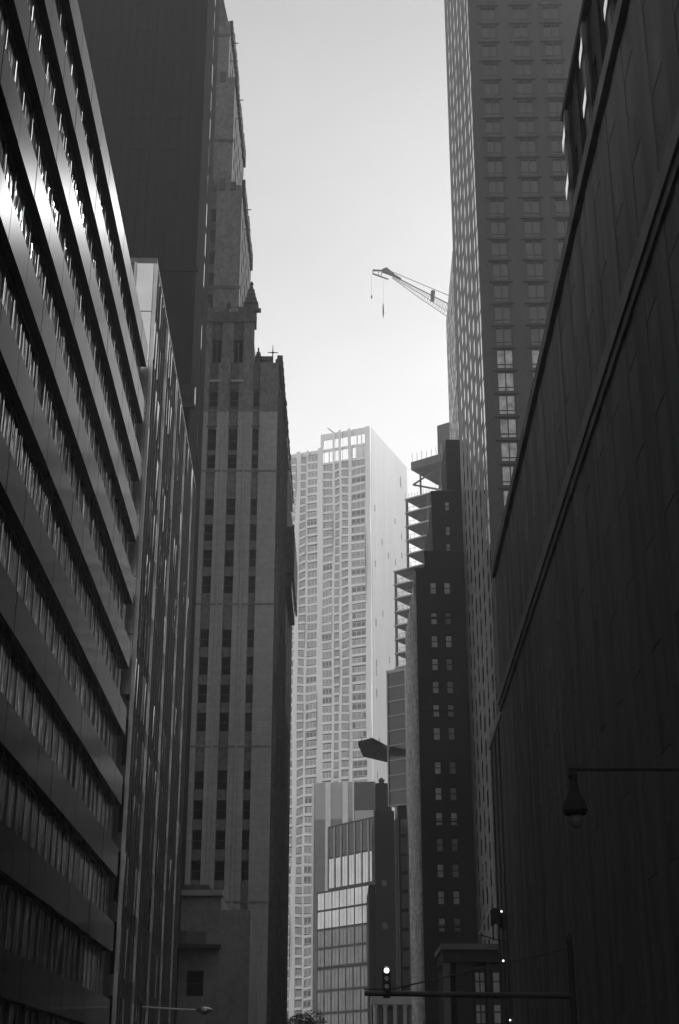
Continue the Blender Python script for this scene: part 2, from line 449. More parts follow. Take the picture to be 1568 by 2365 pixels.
pinnacle(XA+.5, 1.5, Hm-.5, .7, 3.6)
for x in (g(-20.0), g(-17.0), g(-14.3)): pinnacle(x, .2, za+.9, .5, 2.0)
for a, b_ in bays:      # moulded hoods and slim mullion shafts
    for zt in (83.0, 77.8): wall.box(T0, a-.12, b_+.12, -.33, -.24, zt+.15, zt+.35, SD)
for k, (a, b_) in enumerate(bays[:-1]):
    xm = (b_+bays[k+1][0])/2
    wall.box(T0, xm-.12, xm+.12, -.40, -.285, 0, 80.0, S)
# shoulder block at the right, roof at y=829
sh = B.part('shoulder_wall'); zs = P(610, 829, 163)[1]; xs_ = g(P(630, 860, 163)[0])
sh.box(T0, XA, xs_, 2.5, 12, Hm, zs, SD)
sh.box(T0, XA, xs_+.05, 2.4, 2.49, zs-.5, zs+.1, SD)
cr = B.part('cross_finial'); cxx = xs_-.05
cr.tube((cxx, 3, zs-.1), (cxx, 3, zs+2.0), .09, .04, M['steel'], 6); cr.tube((cxx-.65, 3, zs+.95), (cxx+.65, 3, zs+.95), .06, .06, M['steel'], 6)
cr.lathe((cxx, 3, zs+.75), [(.02, 0), (.22, .2), (.02, .4)], M['steel'], 6)
# upper tower tiers
tw = B.part('tower_shaft')
tiers = [(93.0, 117.0, g(-13.35), 4.5, 25, g(-30)), (117.0, 135.7, g(-14.9), 5.0, 25, g(-29)), (135.7, 146.0, g(-15.9), 5.3, 21, g(-28))]
tb = [[(g(-17.6), g(-16.8)), (g(-19.9), g(-19.1)), (g(-22.2), g(-21.4))][::-1], [(g(-20.2), g(-19.4)), (g(-18.6), g(-17.8))], [(g(-19.6), g(-18.8))]]
for (z0, z1, xr, y0, y1, xl), bb in zip(tiers, tb):
    T = (0, y0, 0)
    tw.box(T, xl+.4, xr-.4, .4, y1-y0, z0, z1, SD)
    rr = [(z0+1.2+i*3.4, z0+3.3+i*3.4) for i in range(int((z1-z0-2)/3.4))]
    grid(B, tw, T, xl, xr, z0, z1, bb, rr, .4, 'dark', SM, SD, .1)
    T2 = (xr, y0+.4, R(90))
    grid(B, tw, T2, 0, y1-y0-.4, z0, z1, [(1.5+i*3.2, 2.7+i*3.2) for i in range(int((y1-y0-2)/3.2))], rr, .4, 'black', SHD, SHD, 0)  # near-black copy of the stone: street-side shade is put in the colour
    for i in range(int((y1-y0)/1.3)):
        q = i*1.3; tw.box(T2, q, q+.7, -.35, .1, z1-1.3+random.uniform(-.5, .3), z1+random.uniform(.4, 1.5), SHD)
    for i in range(int((xr-xl)/1.5)):
        q = xl+i*1.5; tw.box(T, q, q+.8, -.3, .1, z1-.8, z1+random.uniform(.4, 1.0), SD)
    for k in range(2):
        tw.box(T2, -.5, -.4, -1.3, -.3, z1-4-k*3.2, z1-3.9-k*3.2, M['steel'])
    tw.box(T, xl, xr+.1, -.22, -.11, z0+7.5, z0+8.0, SD)
rf = B.part('roof'); rf.taper(T0, g(-28), g(-16.2), 5.5, 20, 146, 176, .08, SD)
rf2 = B.part('lower_roof'); rf2.box(T0, .6, XR-.6, 15, D-.2, Hm-.0+.02, Hm+.15, M['slab'])
B.finish()

# --- 5. low dark building at the foot of the gothic tower
Yb = 132.0
xa, zt = P(393, 2058, Yb); xb, _ = P(512, 2058, Yb)
B = Building('low_building', 'low dark stone building with a pale roof ledge at the foot of the gothic skyscraper', 'building', xa, Yb, 0)
W = xb-xa; wall = B.part('wall'); DK = M['low_stone']
wall.box(T0, .3, W-.02, .3, 22, 0, zt-.4, DK)
zw0, zw1 = P(450, 2300, Yb)[1], P(450, 2240, Yb)[1]
bx0, bx1 = P(430, 2270, Yb)[0]-xa, P(470, 2270, Yb)[0]-xa
grid(B, wall, T0, 0, W, 0, zt-.4, [(bx0, bx1)], [(1, 4.5), (zw0, zw1)], .3, 'sash', DK, DK, 0.02)
lg = B.part('ledge'); lg.box(T0, -.1, W+.15, -.4, .6, zt-.4, zt+.1, M['clad'])
up = B.part('setback_wall'); up.box(T0, .3, W-1.2, .7, 14, zt+.1, zt+.7, M['near_black'])
# lower sloping ledge: a canopy that runs away to the right
zc = P(440, 2175, Yb-3)[1]
cn = B.part('canopy'); TT = (-.3, -2.2, R(14))
cn.box(TT, 0, W+.6, 0, 1.9, zc-.35, zc, M['hotel']); cn.box(TT, 0, W*.85, .4, 1.6, zc+.02, zc+1.1, M['near_black'])
wing = B.part('side_wall')
wing.vprism((W, 1.0, R(90)), [(0, 0), (21, 0), (21, 4), (10, zt-6), (0, zt-1.5)], -2.6, -.02, DK)
B.finish()

# --- 6. hotel tower on the right
HY = 150.0; hx = P(1132, 1182, HY)[0]
B = Building('hotel_tower', 'tall dark hotel tower with three columns of paired windows and a glinting narrow side', 'tower', hx, HY, AR)
HW = 16.0; HL = 46.0; HH = 186.0
B.hidden = lambda x, y: x > 1330-(y-587)*.2393 or (x > 1350)
wall = B.part('wall'); HM = M['hotel']
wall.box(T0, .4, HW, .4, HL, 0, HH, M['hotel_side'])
fh = 3.03; bz = 2.2
rows = [(bz+i*fh, bz+i*fh+2.6) for i in range(60)]
o = .25
bays = [(1.25+o, 3.3+o), (5.4+o, 7.6+o), (9.4+o, 11.7+o)]
grid(B, wall, T0, 0, HW, 0, HH, bays, rows, .25, lambda a, z: ('hotel_pale' if random.random() < (.92 if z < 81 else .0) else 'hotel')+('_ac' if a > 3 and random.random() < .75 else ''), HM, HM, .02)
for x in (8.0, 9.0):
    ch = B.part('recess_shade'); ch.box(T0, x, x+.55, -.05, -.03, 0, HH, M['hotel_line'])  # flat dark strip painted in for the shade of a narrow niche
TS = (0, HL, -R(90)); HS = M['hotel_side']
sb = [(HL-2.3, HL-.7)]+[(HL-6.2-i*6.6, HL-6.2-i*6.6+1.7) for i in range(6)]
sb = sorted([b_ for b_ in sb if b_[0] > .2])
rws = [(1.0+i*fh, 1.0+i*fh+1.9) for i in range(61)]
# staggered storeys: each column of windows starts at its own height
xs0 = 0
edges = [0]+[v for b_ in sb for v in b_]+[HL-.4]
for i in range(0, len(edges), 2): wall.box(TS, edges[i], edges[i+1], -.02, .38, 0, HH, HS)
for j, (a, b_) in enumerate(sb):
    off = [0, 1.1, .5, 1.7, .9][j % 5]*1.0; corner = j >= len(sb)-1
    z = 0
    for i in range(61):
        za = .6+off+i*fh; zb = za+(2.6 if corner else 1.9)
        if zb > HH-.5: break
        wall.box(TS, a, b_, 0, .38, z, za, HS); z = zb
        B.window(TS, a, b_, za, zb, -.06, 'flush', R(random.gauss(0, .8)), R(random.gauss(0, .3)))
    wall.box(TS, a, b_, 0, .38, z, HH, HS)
cb = B.part('roof'); cb.box(T0, .5, HW-.5, .5, HL-.5, HH, HH+.6, M['slab'])
B.finish()

# --- 7. bright-faced tower behind the hotel
B = Building('striped_tower', 'slim tower with a bright striped side just behind the hotel tower', 'tower', 19.1, 206.0, AR)
zt = 133.0; L2_ = 24.0; wall = B.part('wall')
wall.box(T0, .35, 20, .3, L2_, 0, zt, M['clad']); TS = (0, L2_, -R(90))
sb = [(1.0+i*3.4, 2.9+i*3.4) for i in range(7)]
grid(B, wall, TS, 0, L2_-.3, 0, zt, sb, [(1+i*3.1, 2.9+i*3.1) for i in range(42)], .12, 'flush', M['clad'], M['clad'], .0, tilt=R(2))
grid(B, wall, T0, 0, 20, 0, zt, [(1.2+i*3.1, 3.0+i*3.1) for i in range(6)], [(1+i*3.1, 2.9+i*3.1) for i in range(42)], .3, 'far', M['hotel_side'], M['hotel_side'], 0.02)
B.finish()

# --- 8. dark brick stepped building
BY = 200.0
def bx(x, y): return P(x, y, BY)[0]
ox = bx(960, 1315)
B = Building('brick_tower', 'dark brick stepped tower with paired sash windows and a pale rusticated side', 'building', ox, BY, 0)
wall = B.part('wall'); K = M['brick']
W = 22.0; D = 33.0
zA = P(960, 1315, BY)[1]; zB = P(980, 1275, BY)[1]; zC = P(998, 1135, BY)[1]
x2 = bx(980, 1290)-ox; x3 = bx(998, 1200)-ox
wall.box(T0, .45, W, .35, D, 0, zA, K)
wb = [(bx(996, 1500)-ox, bx(1012, 1500)-ox), (bx(1029, 1500)-ox, bx(1045, 1500)-ox), (7.2, 8.2), (10.2, 11.2), (13, 14), (16, 17)]
fr = []
for yy in (1357, 1427, 1480, 1533, 1586, 1640, 1693, 1772, 1832, 1890, 1950, 2010, 2072, 2135, 2200, 2266, 2330):
    zc_ = P(1000, yy, BY)[1]; fr.append((zc_-.95, zc_+.95))
fr = sorted(fr)
grid(B, wall, T0, 0, W, 0, zA, wb, fr, .35, lambda a, z: 'sash_pale' if random.random() < (.9 if a < 3 else .4) else 'sash_mid', K, K, .02)  # pale panes: reflected sky is put into the glass colour
for a, b_ in wb[:4]:
    for za, zb in fr:
        wall.box(T0, a-.12, b_+.12, -.14, -.03, za-.16, za, M['hotel'])
        wall.box(T0, a-.08, b_+.08, -.06, -.03, zb, zb+.14, K)
for zz in (22, 36.2, 52, 66):
    wall.box(T0, 0, W, -.10, -.03, zz, zz+.25, K)
t2 = B.part('upper_wall')
t2.box(T0, x2+.3, W, .3, D-6, zA, zB, K); t2.box(T0, x2, W, .02, .3, zA, zB, K)
t2.box(T0, x3+.3, W, .8, D-8, zB, zC, K)
ur = sorted([(P(1000, yy, BY)[1]-.8, P(1000, yy, BY)[1]+.8) for yy in (1165, 1222, 1262)])
grid(B, t2, (0, .5, 0), x3, W, zB, zC, [(bx(1028, 1200)-ox, bx(1040, 1200)-ox), (9, 10), (12, 13)], ur, .3, 'sash_pale', K, K, .02)
cp = B.part('coping'); cp.box(T0, -.15, W, -.12, .5, zA, zA+.25, K); cp.box(T0, x2-.1, W, -.1, .5, zB, zB+.25, K); cp.box((0, .5, 0), x3-.1, W, -.12, .5, zC, zC+.3, K)
rf = B.part('roof'); pa, pb = bx(998, 1135)-ox, bx(1052, 1135)-ox
rf.taper(T0, pa, pb+.6, .6, 4.5, zC+.3, P(1020, 1119, BY)[1], .25, M['slab'])
bh = B.part('bulkhead'); bh.box(T0, bx(1034, 1060)-ox, W, 3, 14, zC, P(1040, 1015, BY+3)[1], K)
# pale street side
st = B.part('street_wall'); TS = (0, D, -R(90)); RU = M['rustic']
sb = [(1.2+i*4.0, 2.3+i*4.0) for i in range(8)]
grid(B, st, TS, 0, D-.36, 0, zA-.02, sb, [(2+i*3.5, 4+i*3.5) for i in range(20)], .4, 'dark', RU, RU, .05)
for i in range(8):
    q = B.part('pilaster'); q.box(TS, 3.2+i*4.0, 4.1+i*4.0, -.32, -.06, 0, zA-1.5+random.uniform(-1, 1), RU)
B.finish()

# --- 9. rotated concrete frame under construction
FA = -math.atan2(.6, .8); FY = 300.0
B = Building('unfinished_tower', 'concrete tower frame under construction with open slabs stepping back', 'construction site', 12.06, FY, FA)
zc3 = P(910, 1318, FY)[1]; zc2 = P(934, 1160, FY)[1]
col = []
def tier(xo, z_top, z_bot, W_, D_, n, edge=M['edge']):
    fhh = (z_top-z_bot)/n
    for i in range(n+1):
        z = z_top-i*fhh
        s = B.part('floor_slab'); s.box((xo, 0, 0), 0, W_, 0, D_, z-.32, z, M['slab'])
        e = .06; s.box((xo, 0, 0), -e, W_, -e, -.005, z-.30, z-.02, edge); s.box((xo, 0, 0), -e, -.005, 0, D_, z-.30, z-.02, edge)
        if i < n:
            for cx_, cy_ in ((.35, .35), (.35, D_-.6), (6, .4), (6, D_-.6), (W_-1, .5)):
                c = B.part('column'); c.box((xo, 0, 0), cx_-.22, cx_+.22, cy_-.22, cy_+.22, z-fhh, z-.32, M['slab'])
    for i in range(n):
        z = z_top-(i+1)*fhh
        rl_ = B.part('guard_rail'); rl_.box((xo, 0, 0), .15, 6, .10, .14, z+1.0, z+1.06, M['pale_steel']); rl_.box((xo, 0, 0), .10, .14, .15, 9, z+1.0, z+1.06, M['pale_steel'])
        for q in range(6): rl_.box((xo, 0, 0), .10+q*1.1, .16+q*1.1, .145, .19, z+.0, z+1.03, M['pale_steel'])
    return fhh
f3 = tier(0, zc3, zc3-3.18*8, 16, 13, 8)
ox2 = (P(935, 1230, FY)[0]-12.06)/.8; f2 = tier(ox2, zc2, zc3, 13, 11.5, 5)
ox1 = (P(953, 1100, FY)[0]-12.06)/.8; zd = P(953, 1100, FY)[1]
dk = B.part('top_deck'); dk.box((ox1, -1.0, 0), 0, 14, 0, 11, zd-.3, zd+1.6, M['slab'])
for i in range(9):
    rp = B.part('rail_post'); rp.box((ox1, -1, 0), .3+i*1.3, .38+i*1.3, .05, .13, zd+1.6, zd+2.9+random.uniform(0, 1), M['edge'])
for a, b_ in (((ox1+1.2, 1, zc2), (ox1+1.2, 1, zd-.3)), ((ox1+6.5, 1, zc2), (ox1+6.5, 1, zd-.3)), ((ox1-.3, .2, zc2+3), (ox1+6.5, 1, zd-.6)), ((ox1-.3, .2, zc2+3), (ox1+6.5, 1, zc2+.3)), ((ox1+7.5, 2, zc2), (ox1+7.5, 2, zd-.3))):
    s = B.part('shoring_brace'); s.tube(a, b_, .22, .22, M['slab'], 6)
for i in range(14):
    s = B.part('rail_post'); s.box((ox2, 0, 0), .2+i*.8, .27+i*.8, .05, .12, zc2, zc2+1.1+random.uniform(-.3, .6), M['edge'])
sc2 = B.part('core_wall'); zz = P(1020, 962, FY)[1]
sc2.box(T0, 5.9, 12.5, 10.6, 15.5, 60, zz, M['slab'])
# partly closed infill panels set well behind the slab edges
inf = B.part('infill_wall')
inf.box((0, 0, 0), 4.0, 16, 3.2, 12.4, zc3-3.18*8, zc3-.33, M['slab'])
inf.box((ox2, 0, 0), 4.4, 13, 3.2, 11, zc3, zc2-.33, M['slab'])
base = B.part('base_wall'); base.box(T0, .3, 16, .3, 13, 0, zc3-3.18*8-.33, M['slab'])
B.finish()

# --- 10. clad apartment building in front of the frame
B = Building('clad_block', 'narrow glazed block with pale floor lines below the unfinished tower', 'building', P(893, 1560, 256)[0], 256.0, FA)
zt = P(893, 1555, 256)[1]; zb = P(893, 1862, 256)[1]; W = 12.0; D = 12
wall = B.part('wall'); wall.box(T0, .35, W, .35, D, zb, zt, M['slab']); n = 9; ff = (zt-zb)/n
edges = [.0, .22, 4.05, 4.3]
for i in range(n+1):
    e = B.part('floor_band'); e.box(T0, .22, 4.05, -.06, .34, zb+i*ff-.1, zb+i*ff+.1, M['clad'])
for i in range(n):
    B.window(T0, .22, 4.05, zb+i*ff+.1, zb+(i+1)*ff-.1, .12, 'dark')
for x0, x1 in ((-.02, .22), (4.05, 4.35), (5.3, 5.65), (6.6, 6.8)):
    e = B.part('pier'); e.box(T0, x0, x1, -.12, .34, 0 if x0 > 3 else zb, zt+.1, M['clad'])
lw = B.part('lower_wall'); lw.box(T0, 1.3, W, .6, D, 0, zb-.1, M['black'])
for i in range(14):
    B.window(T0, 2.2, 4.0, 2+i*3.2, 4.6+i*3.2, .5, 'far')
e = B.part('pier'); e.box(T0, 1.25, 1.75, .2, .58, 0, zb-.1, M['clad'])
rf = B.part('roof'); rf.box(T0, -.1, W, -.1, D, zt+.1, zt+.5, M['edge'])
B.finish()
# projecting dark platform
z = P(860, 1712, 250)[1]
poly = [(3.35, 252.8), (5.87, 250.0), (8.7, 256.3), (9.6, 268.), (4.4, 262.4)]
o = empty('loading_platform', (6, 257, z)); tag(o, 'dark platform cantilevered out to the left of the narrow glazed block', 'platform')
b = MB(); b.prism([(x-6, y-257) for x, y in poly], 0, .7, M['black']); b.build('deck', o)
for q in range(3):
    b = MB(); b.tube((-2+q*1.6, -3.5+q*.6, .7), (-2+q*1.6, -3.5+q*.6, 1.7), .06, .06, M['steel'], 6); b.build('rail_post', o)

# --- 11. pale wavy skyscraper
WA = R(-22)
c0 = (P(740, 1000, 437)[0], 437.0)
B = Building('wavy_skyscraper', 'tall pale rippled apartment skyscraper fading in the haze at the end of the street', 'skyscraper', c0[0], c0[1], WA)
W = 18.0; D = 37.0; ZT = P(853, 983, 430)[1]; ZW = P(740, 1035, 437)[1]
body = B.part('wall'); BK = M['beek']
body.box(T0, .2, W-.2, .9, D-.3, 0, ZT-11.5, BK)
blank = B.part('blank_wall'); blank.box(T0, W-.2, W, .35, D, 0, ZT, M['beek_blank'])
for i in range(12):
    blank.box((W, 1+i*3.0, R(90)), 0, .06, -.015, .001, 0, ZT-.2, M['beek_blank'])
random.seed(11)
for k in range(46):
    yy = 2+random.choice([1.5, 8, 14, 21, 27.5, 33]); zz = random.uniform(60, ZT-8)
    B.window((W, 0, R(90)), yy, yy+.7, zz, zz+2.2, -.05, 'dark')
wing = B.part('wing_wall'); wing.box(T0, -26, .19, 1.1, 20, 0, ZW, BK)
cols = [(-24.6, -21.6), (-20.4, -17.4), (-16.0, -13.0), (-11.6, -8.8), (-7.2, -5.0), (-4.3, -.7), (1.3, 4.6), (5.4, 7.0), (7.9, 10.3), (11.4, 16.2)]
edges = [-26]+[v for c in cols for v in c]+[W]
fhh = 2.95
def wave(x, z):
    return .75+.55*math.sin(x*.55+z*.045)+.45*math.sin(z*.11-x*.3)+.3*math.sin(z*.21+x*1.3)
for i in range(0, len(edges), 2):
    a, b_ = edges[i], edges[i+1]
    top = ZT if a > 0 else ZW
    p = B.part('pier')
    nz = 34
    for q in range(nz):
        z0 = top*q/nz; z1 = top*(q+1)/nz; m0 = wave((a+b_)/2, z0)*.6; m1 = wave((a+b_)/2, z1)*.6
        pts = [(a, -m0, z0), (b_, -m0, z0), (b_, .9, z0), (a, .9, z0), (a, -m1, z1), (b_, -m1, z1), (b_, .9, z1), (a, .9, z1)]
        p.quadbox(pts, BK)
for (a, b_) in cols:
    top = ZT-12 if a > 0 else ZW-2.5
    sills = infill = B.part('spandrel')
    nfl = int(top/fhh)
    for i in range(nfl):
        z0 = top-(i+1)*fhh
        w0 = wave((a+b_)/2, z0); n_ = 3 if b_-a > 2.5 else 1
        sw = wave(a-1, z0)*.5; se = wave(b_+1, z0)*.5
        # slanting light sill and recessed glass, panes following the ripple
        z_l = z0+.3*math.sin(a+z0*.07); z_r = z0+.3*math.sin(b_*1.3+z0*.09)+.15
        pts = [(a, -w0*.6-.25, z_l), (b_, -w0*.6-.1, z_r), (b_, .9, z_r), (a, .9, z_l), (a, -w0*.6-.25, z_l+.75), (b_, -w0*.6-.1, z_r+.75), (b_, .9, z_r+.75), (a, .9, z_l+.75)]
        sills.quadbox(pts, BK)
        d = -w0*.6+.15
        infill.box(T0, a, b_, d+.06, .9, z0+.4, z0+fhh+.3, M['slab'])
        B.window(T0, a, b_, z0+1.0, z0+fhh-.15, d, (('far_div' if random.random() < .8 else 'far_dark') if n_ > 1 else 'far'), R(random.uniform(-3, 3)))
# open screen at the top of the tall part: two rows of holes onto the sky
scr = B.part('screen_wall')
for x0, x1 in ((0, 1.3), (4.6, 5.4), (7.0, 7.9), (10.3, 11.4), (16.2, W-.21)):
    scr.box(T0, x0, x1, .2, .8, ZT-12, ZT-.01, BK)
for z0, z1 in ((ZT-12, ZT-10.6), (ZT-6.6, ZT-5.7), (ZT-2.2, ZT)):
    scr.box(T0, 1.3, 16.2, .25, .75, z0, z1, BK)
for x, z0, z1 in ((2.9, ZT-10.6, ZT-6.6), (13.0, ZT-10.6, ZT-2.2), (14.6, ZT-10.6, ZT-2.2)):
    scr.box(T0, x, x+.5, .3, .7, z0, z1, BK)
scr.box(T0, 11.4, 16.2, 3.5, 4, ZT-12, ZT-4.5, BK)
an = B.part('antenna'); an.tube((3.6, 3, ZT-2), (3.6, 3, ZT+1.4), .25, .2, M['slab'], 6); an.tube((3.6, 3, ZT+1.4), (1.4, 3, ZT+3.6), .2, .12, M['slab'], 6); an.tube((3.6, 3, ZT+1.0), (5.2, 3, ZT+.6), .2, .2, M['slab'], 6)
rf = B.part('roof'); rf.box(T0, .3, W-.3, 1, D-.4, ZT-11.5, ZT-11.2, M['slab'])
B.finish()

# --- 12. pale block in front of its foot
B = Building('pale_pier_block', 'pale low block with broad white piers at the foot of the wavy skyscraper', 'building', P(722, 1810, 352)[0], 352.0, R(-10))
W = 15.5; zt = P(740, 1808, 352)[1]; wall = B.part('wall'); CL = M['clad']
wall.box(T0, .3, W, .5, 20, 0, zt, M['slab'])
grid(B, wall, T0, 0, 10.4, 0, zt, [(.4, 3.3), (4.6, 7.6), (8.9, 10.1)], [(zt-9-8.8*k, zt-1-8.8*k) for k in range(7)], .5, 'far_div', M['white'], CL, .35)
g2 = B.part('grey_panel'); g2.box(T0, 10.5, W, -.1, .48, zt-7, zt-.2, M['hotel']); g2.box(T0, 10.5, W, -.1, .48, zt-40, zt-7.1, CL)
B.finish()

# --- 13. stacked glass-box building
GA = -math.atan2(.8, .6)
B = Building('glass_box_building', 'stacked glass box building with slanting floor lines and bright upper panes', 'building', -2.1-.2, 292.0, GA)
wall = B.part('wall'); ST_ = M['steel']
lv = [51.0, 44.8, 38.6]
boxes = [(0.0, 15.5, 38.7, 51.0, 2, 7), (-3.6, 16.0, 23.9, 38.4, 4, 8), (-3.6, 17.5, 3.0, 23.7, 5, 9)]
for (x0, x1, z0, z1, nf, nb) in boxes:
    wall.box(T0, x0+.2, x1, .35, 14, z0+.05, z1-.05, M['slab'])
    fh_ = (z1-z0)/nf
    for i in range(nf+1):
        e = B.part('floor_edge'); e.box(T0, x0, x1, -.06, .34, z0+i*fh_-.16, z0+i*fh_+.16, ST_)
    for q in range(nb+1):
        x = x0+(x1-x0)*q/nb; m = B.part('mullion')
        mw = .08 if z1 < 50 else .17; m.box(T0, x-mw, x+mw, -.03 if z1 < 50 else -.12, .09, z0+.17, z1-.17, ST_ if z1 < 50 else M['clad'])
        if q < nb:
            for i in range(nf):
                stl = 'dark' if (z1 > 50 and i == 1) else 'coated' if z0+i*fh_ > 29 else 'curtain_pale'
                B.window(T0, x+.08, x0+(x1-x0)*(q+1)/nb-.08, z0+i*fh_+.16, z0+(i+1)*fh_-.16, .02, stl, R(random.uniform(-1, 1)))
B.finish()

# --- 14. dark flank to its right
Yd = 250.0
B = Building('dark_flank_building', 'plain dark narrow building right of the stacked glass boxes', 'building', P(866, 2000, Yd)[0], Yd, 0)
W = P(912, 2000, Yd)[0]-P(866, 2000, Yd)[0]; zt = P(880, 1872, Yd)[1]
wall = B.part('wall'); wall.box(T0, .0, W, .3, 24, 0, zt, M['black'])
grid(B, wall, T0, 0, W, 0, zt, [(1.2, 2.0)], [(6+i*7, 7+i*7) for i in range(5)], .29, 'dark', M['brick'], M['brick'], 0.01)
up = B.part('penthouse_wall'); up.box(T0, .3, W-.2, 6, 20, zt, P(875, 1808, Yd+6)[1], M['hotel'])
lf = B.part('lower_flank'); lf.box(T0, -1.1, -.02, 1.5, 20, 0, P(860, 2040, Yd)[1], M['brick'])
vt = B.part('roof_vent'); vt.lathe((1.5, 8, P(875, 1808, Yd+6)[1]), [(.5, 0), (.5, .8), (.7, .9), (.1, 1.4)], M['slab'], 8)
B.finish()

# --- 15. colonnaded building by the signal arm
Yc = 236.0
B = Building('colonnade_building', 'pale building with tall white columns seen under the signal arm', 'building', P(858, 2310, Yc)[0], Yc, 0)
W = 7.6; zt = P(870, 2300, Yc)[1]; wall = B.part('wall')
wall.box(T0, 0, W, 1.0, 12, 0, zt, M['slab']); en = B.part('entablature'); en.box(T0, -.1, W, -.1, .98, zt-1.2, zt, M['clad'])
for i in range(5):
    c = B.part('column'); c.lathe((.6+i*1.55, .4, 0), [(.42, 0), (.42, .4), (.34, .6), (.3, zt-1.8), (.42, zt-1.5), (.42, zt-1.21)], M['clad'], 12)
for i in range(4): B.window(T0, .95+i*1.55, 1.8+i*1.55, 1, zt-1.6, .95, 'dark')
B.finish()

# --- 16. near black block on the right
Y0, Y1 = -40.0, 108.0
B = Building('black_stone_block', 'almost black stone block whose roofline slopes down the right side', 'building', rx(Y1), Y1, AR-R(90))
Ln = Y1-Y0; top = 40.7; NB = M['near_black']
wall = B.part('wall')
wall.box(T0, 0, Ln, .4, 30, 0, top, NB)
bays = [(1.6+i*4.1, 3.6+i*4.1) for i in range(35)]
grid(B, wall, T0, 0, Ln, 0, 28.9, bays, [(1.5, 4.6)]+[(6.4+i*3.7, 8.8+i*3.7) for i in range(6)], .07, 'grimy', NB, NB, .03)
at = B.part('attic_wall')
grid(B, at, T0, 0, Ln, 30.2, top-.8, bays, [(31.4, 34), (35.4, 38)], .07, 'grimy', NB, NB, .03)
cn = B.part('cornice'); PL = M['pilaster']; CB = M['cornice_black']
cn.box(T0, -.2, Ln, -.14, .4, 28.9, 29.4, NB); cn.box(T0, -.3, Ln, -.24, .4, 29.4, 30.2, CB)
tc_ = B.part('roof_cornice'); tc_.box(T0, -.2, Ln, -.3, .4, top-.8, top, NB)
B.finish()

# --- 17. setback tower over it
Y0, Y1 = 36.0, 80.0; X1 = P(1332, 540, 80)[0]
B = Building('setback_tower', 'dark setback tower above the black stone block with bright glints at its bays', 'tower', X1, Y1, AR-R(90))
Ln = Y1-Y0; top = 63.8; wall = B.part('wall'); BL = M['black']
wall.box(T0, .3, Ln, .5, 14, 40.72, top, BL)
nb = 5
bays = [(1.5+i*8.6, 3.4+i*8.6) for i in range(5)]+[(5.0+i*8.6, 6.9+i*8.6) for i in range(5)]
bays = sorted([b_ for b_ in bays if b_[1] < Ln])
rws = [(42.0+i*3.8, 44.2+i*3.8) for i in range(5)]
grid(B, wall, T0, 0, Ln, 40.72, top-.6, bays, rws, .4, 'black', BL, BL, .15)
for i in range(6):
    x = .55+i*8.6
    if x > Ln: break
    f = B.part('bay_fin'); f.box(T0, x-.45, x+.45, -.40, -.16, 40.72, top-.6, NB)
    if i < 3:
        for k in range(6):
            z = 41.3+k*3.8
            # narrow canted panes at the fin: turned enough to mirror the open sky up the street
            B.window((x, -.52, -R(3.1)), -1.0, 1.0, z+.4, z+1.3, 0, 'mirror')
cn = B.part('roof_cornice'); cn.box(T0, -.3, Ln, -.45, .5, top-.6, top, BL)
B.finish()

# --- 18. grey pilastered building between the black block and the hotel
Y0, Y1 = 110.5, 131.0
B = Building('pilaster_building', 'low grey building with stone pilasters between the black block and the hotel', 'building', rx(Y1, 11.3), Y1, AR-R(90))
Ln = Y1-Y0; top = 31.0; wall = B.part('wall')
wall.box(T0, 0, Ln, .5, 20, 0, top, PL)
bays = [(1.2+i*3.9, 2.9+i*3.9) for i in range(5)]
grid(B, wall, T0, 0, Ln, 0, top, bays, [(1, 4.5)]+[(6+i*3.6, 8.6+i*3.6) for i in range(7)], .5, 'dark', M['hotel'], PL, .4)
cn = B.part('cornice'); cn.box(T0, -.05, Ln, -.5, .5, top-.0+.01, top+.6, PL)
TF = (Ln+0, 0, R(90)); 
nf_ = B.part('end_wall'); nf_.box((Ln, 0, R(90)), .01, 19.9, -.3, -.01, 0, top-.01, M['pilaster'])
B.finish()

# --- 19. portal building low on the right
Yp = 138.0; xa, zt = P(1022, 2180, Yp); xb = P(1168, 2180, Yp)[0]
B = Building('portal_building', 'low classical building with a broad cornice and shopfront windows by the hotel foot', 'building', xa, Yp, 0)
W = xb-xa+1; wall = B.part('wall'); wall.box(T0, .1, W, .5, 9, 0, zt-1.6, M['black'])
cn = B.part('cornice'); cn.box(T0, -.2, W, -.7, 9, zt-.5, zt, PL); cn.box(T0, 0, W, -.35, 8.8, zt-1.6, zt-.52, M['hotel'])
pxs = [(P(1054, 2280, Yp)[0]-xa, P(1093, 2280, Yp)[0]-xa), (P(1124, 2280, Yp)[0]-xa, P(1134, 2280, Yp)[0]-xa)]
for a, b_ in pxs:
    p = B.part('pilaster'); p.box(T0, a, b_, -.2, .48, 0, zt-1.62, M['hotel'])
p = B.part('pilaster'); p.box(T0, 0, .6, -.2, .48, 0, zt-1.62, PL)
a1, b1 = pxs[0][1], pxs[1][0]
for a, b_ in ((a1+.1, b1-.1), (pxs[1][1]+.1, W-.2)):
    for z0, z1 in ((1, 3.5), (4.2, 6.4), (7.2, 9.0), (9.6, zt-2.4)):
        B.window(T0, a, b_, z0, z1, .12, 'pale_pane')
        l = B.part('transom'); l.box(T0, a, b_, .02, .29, z1, z1+.4, M['steel'])
B.finish()

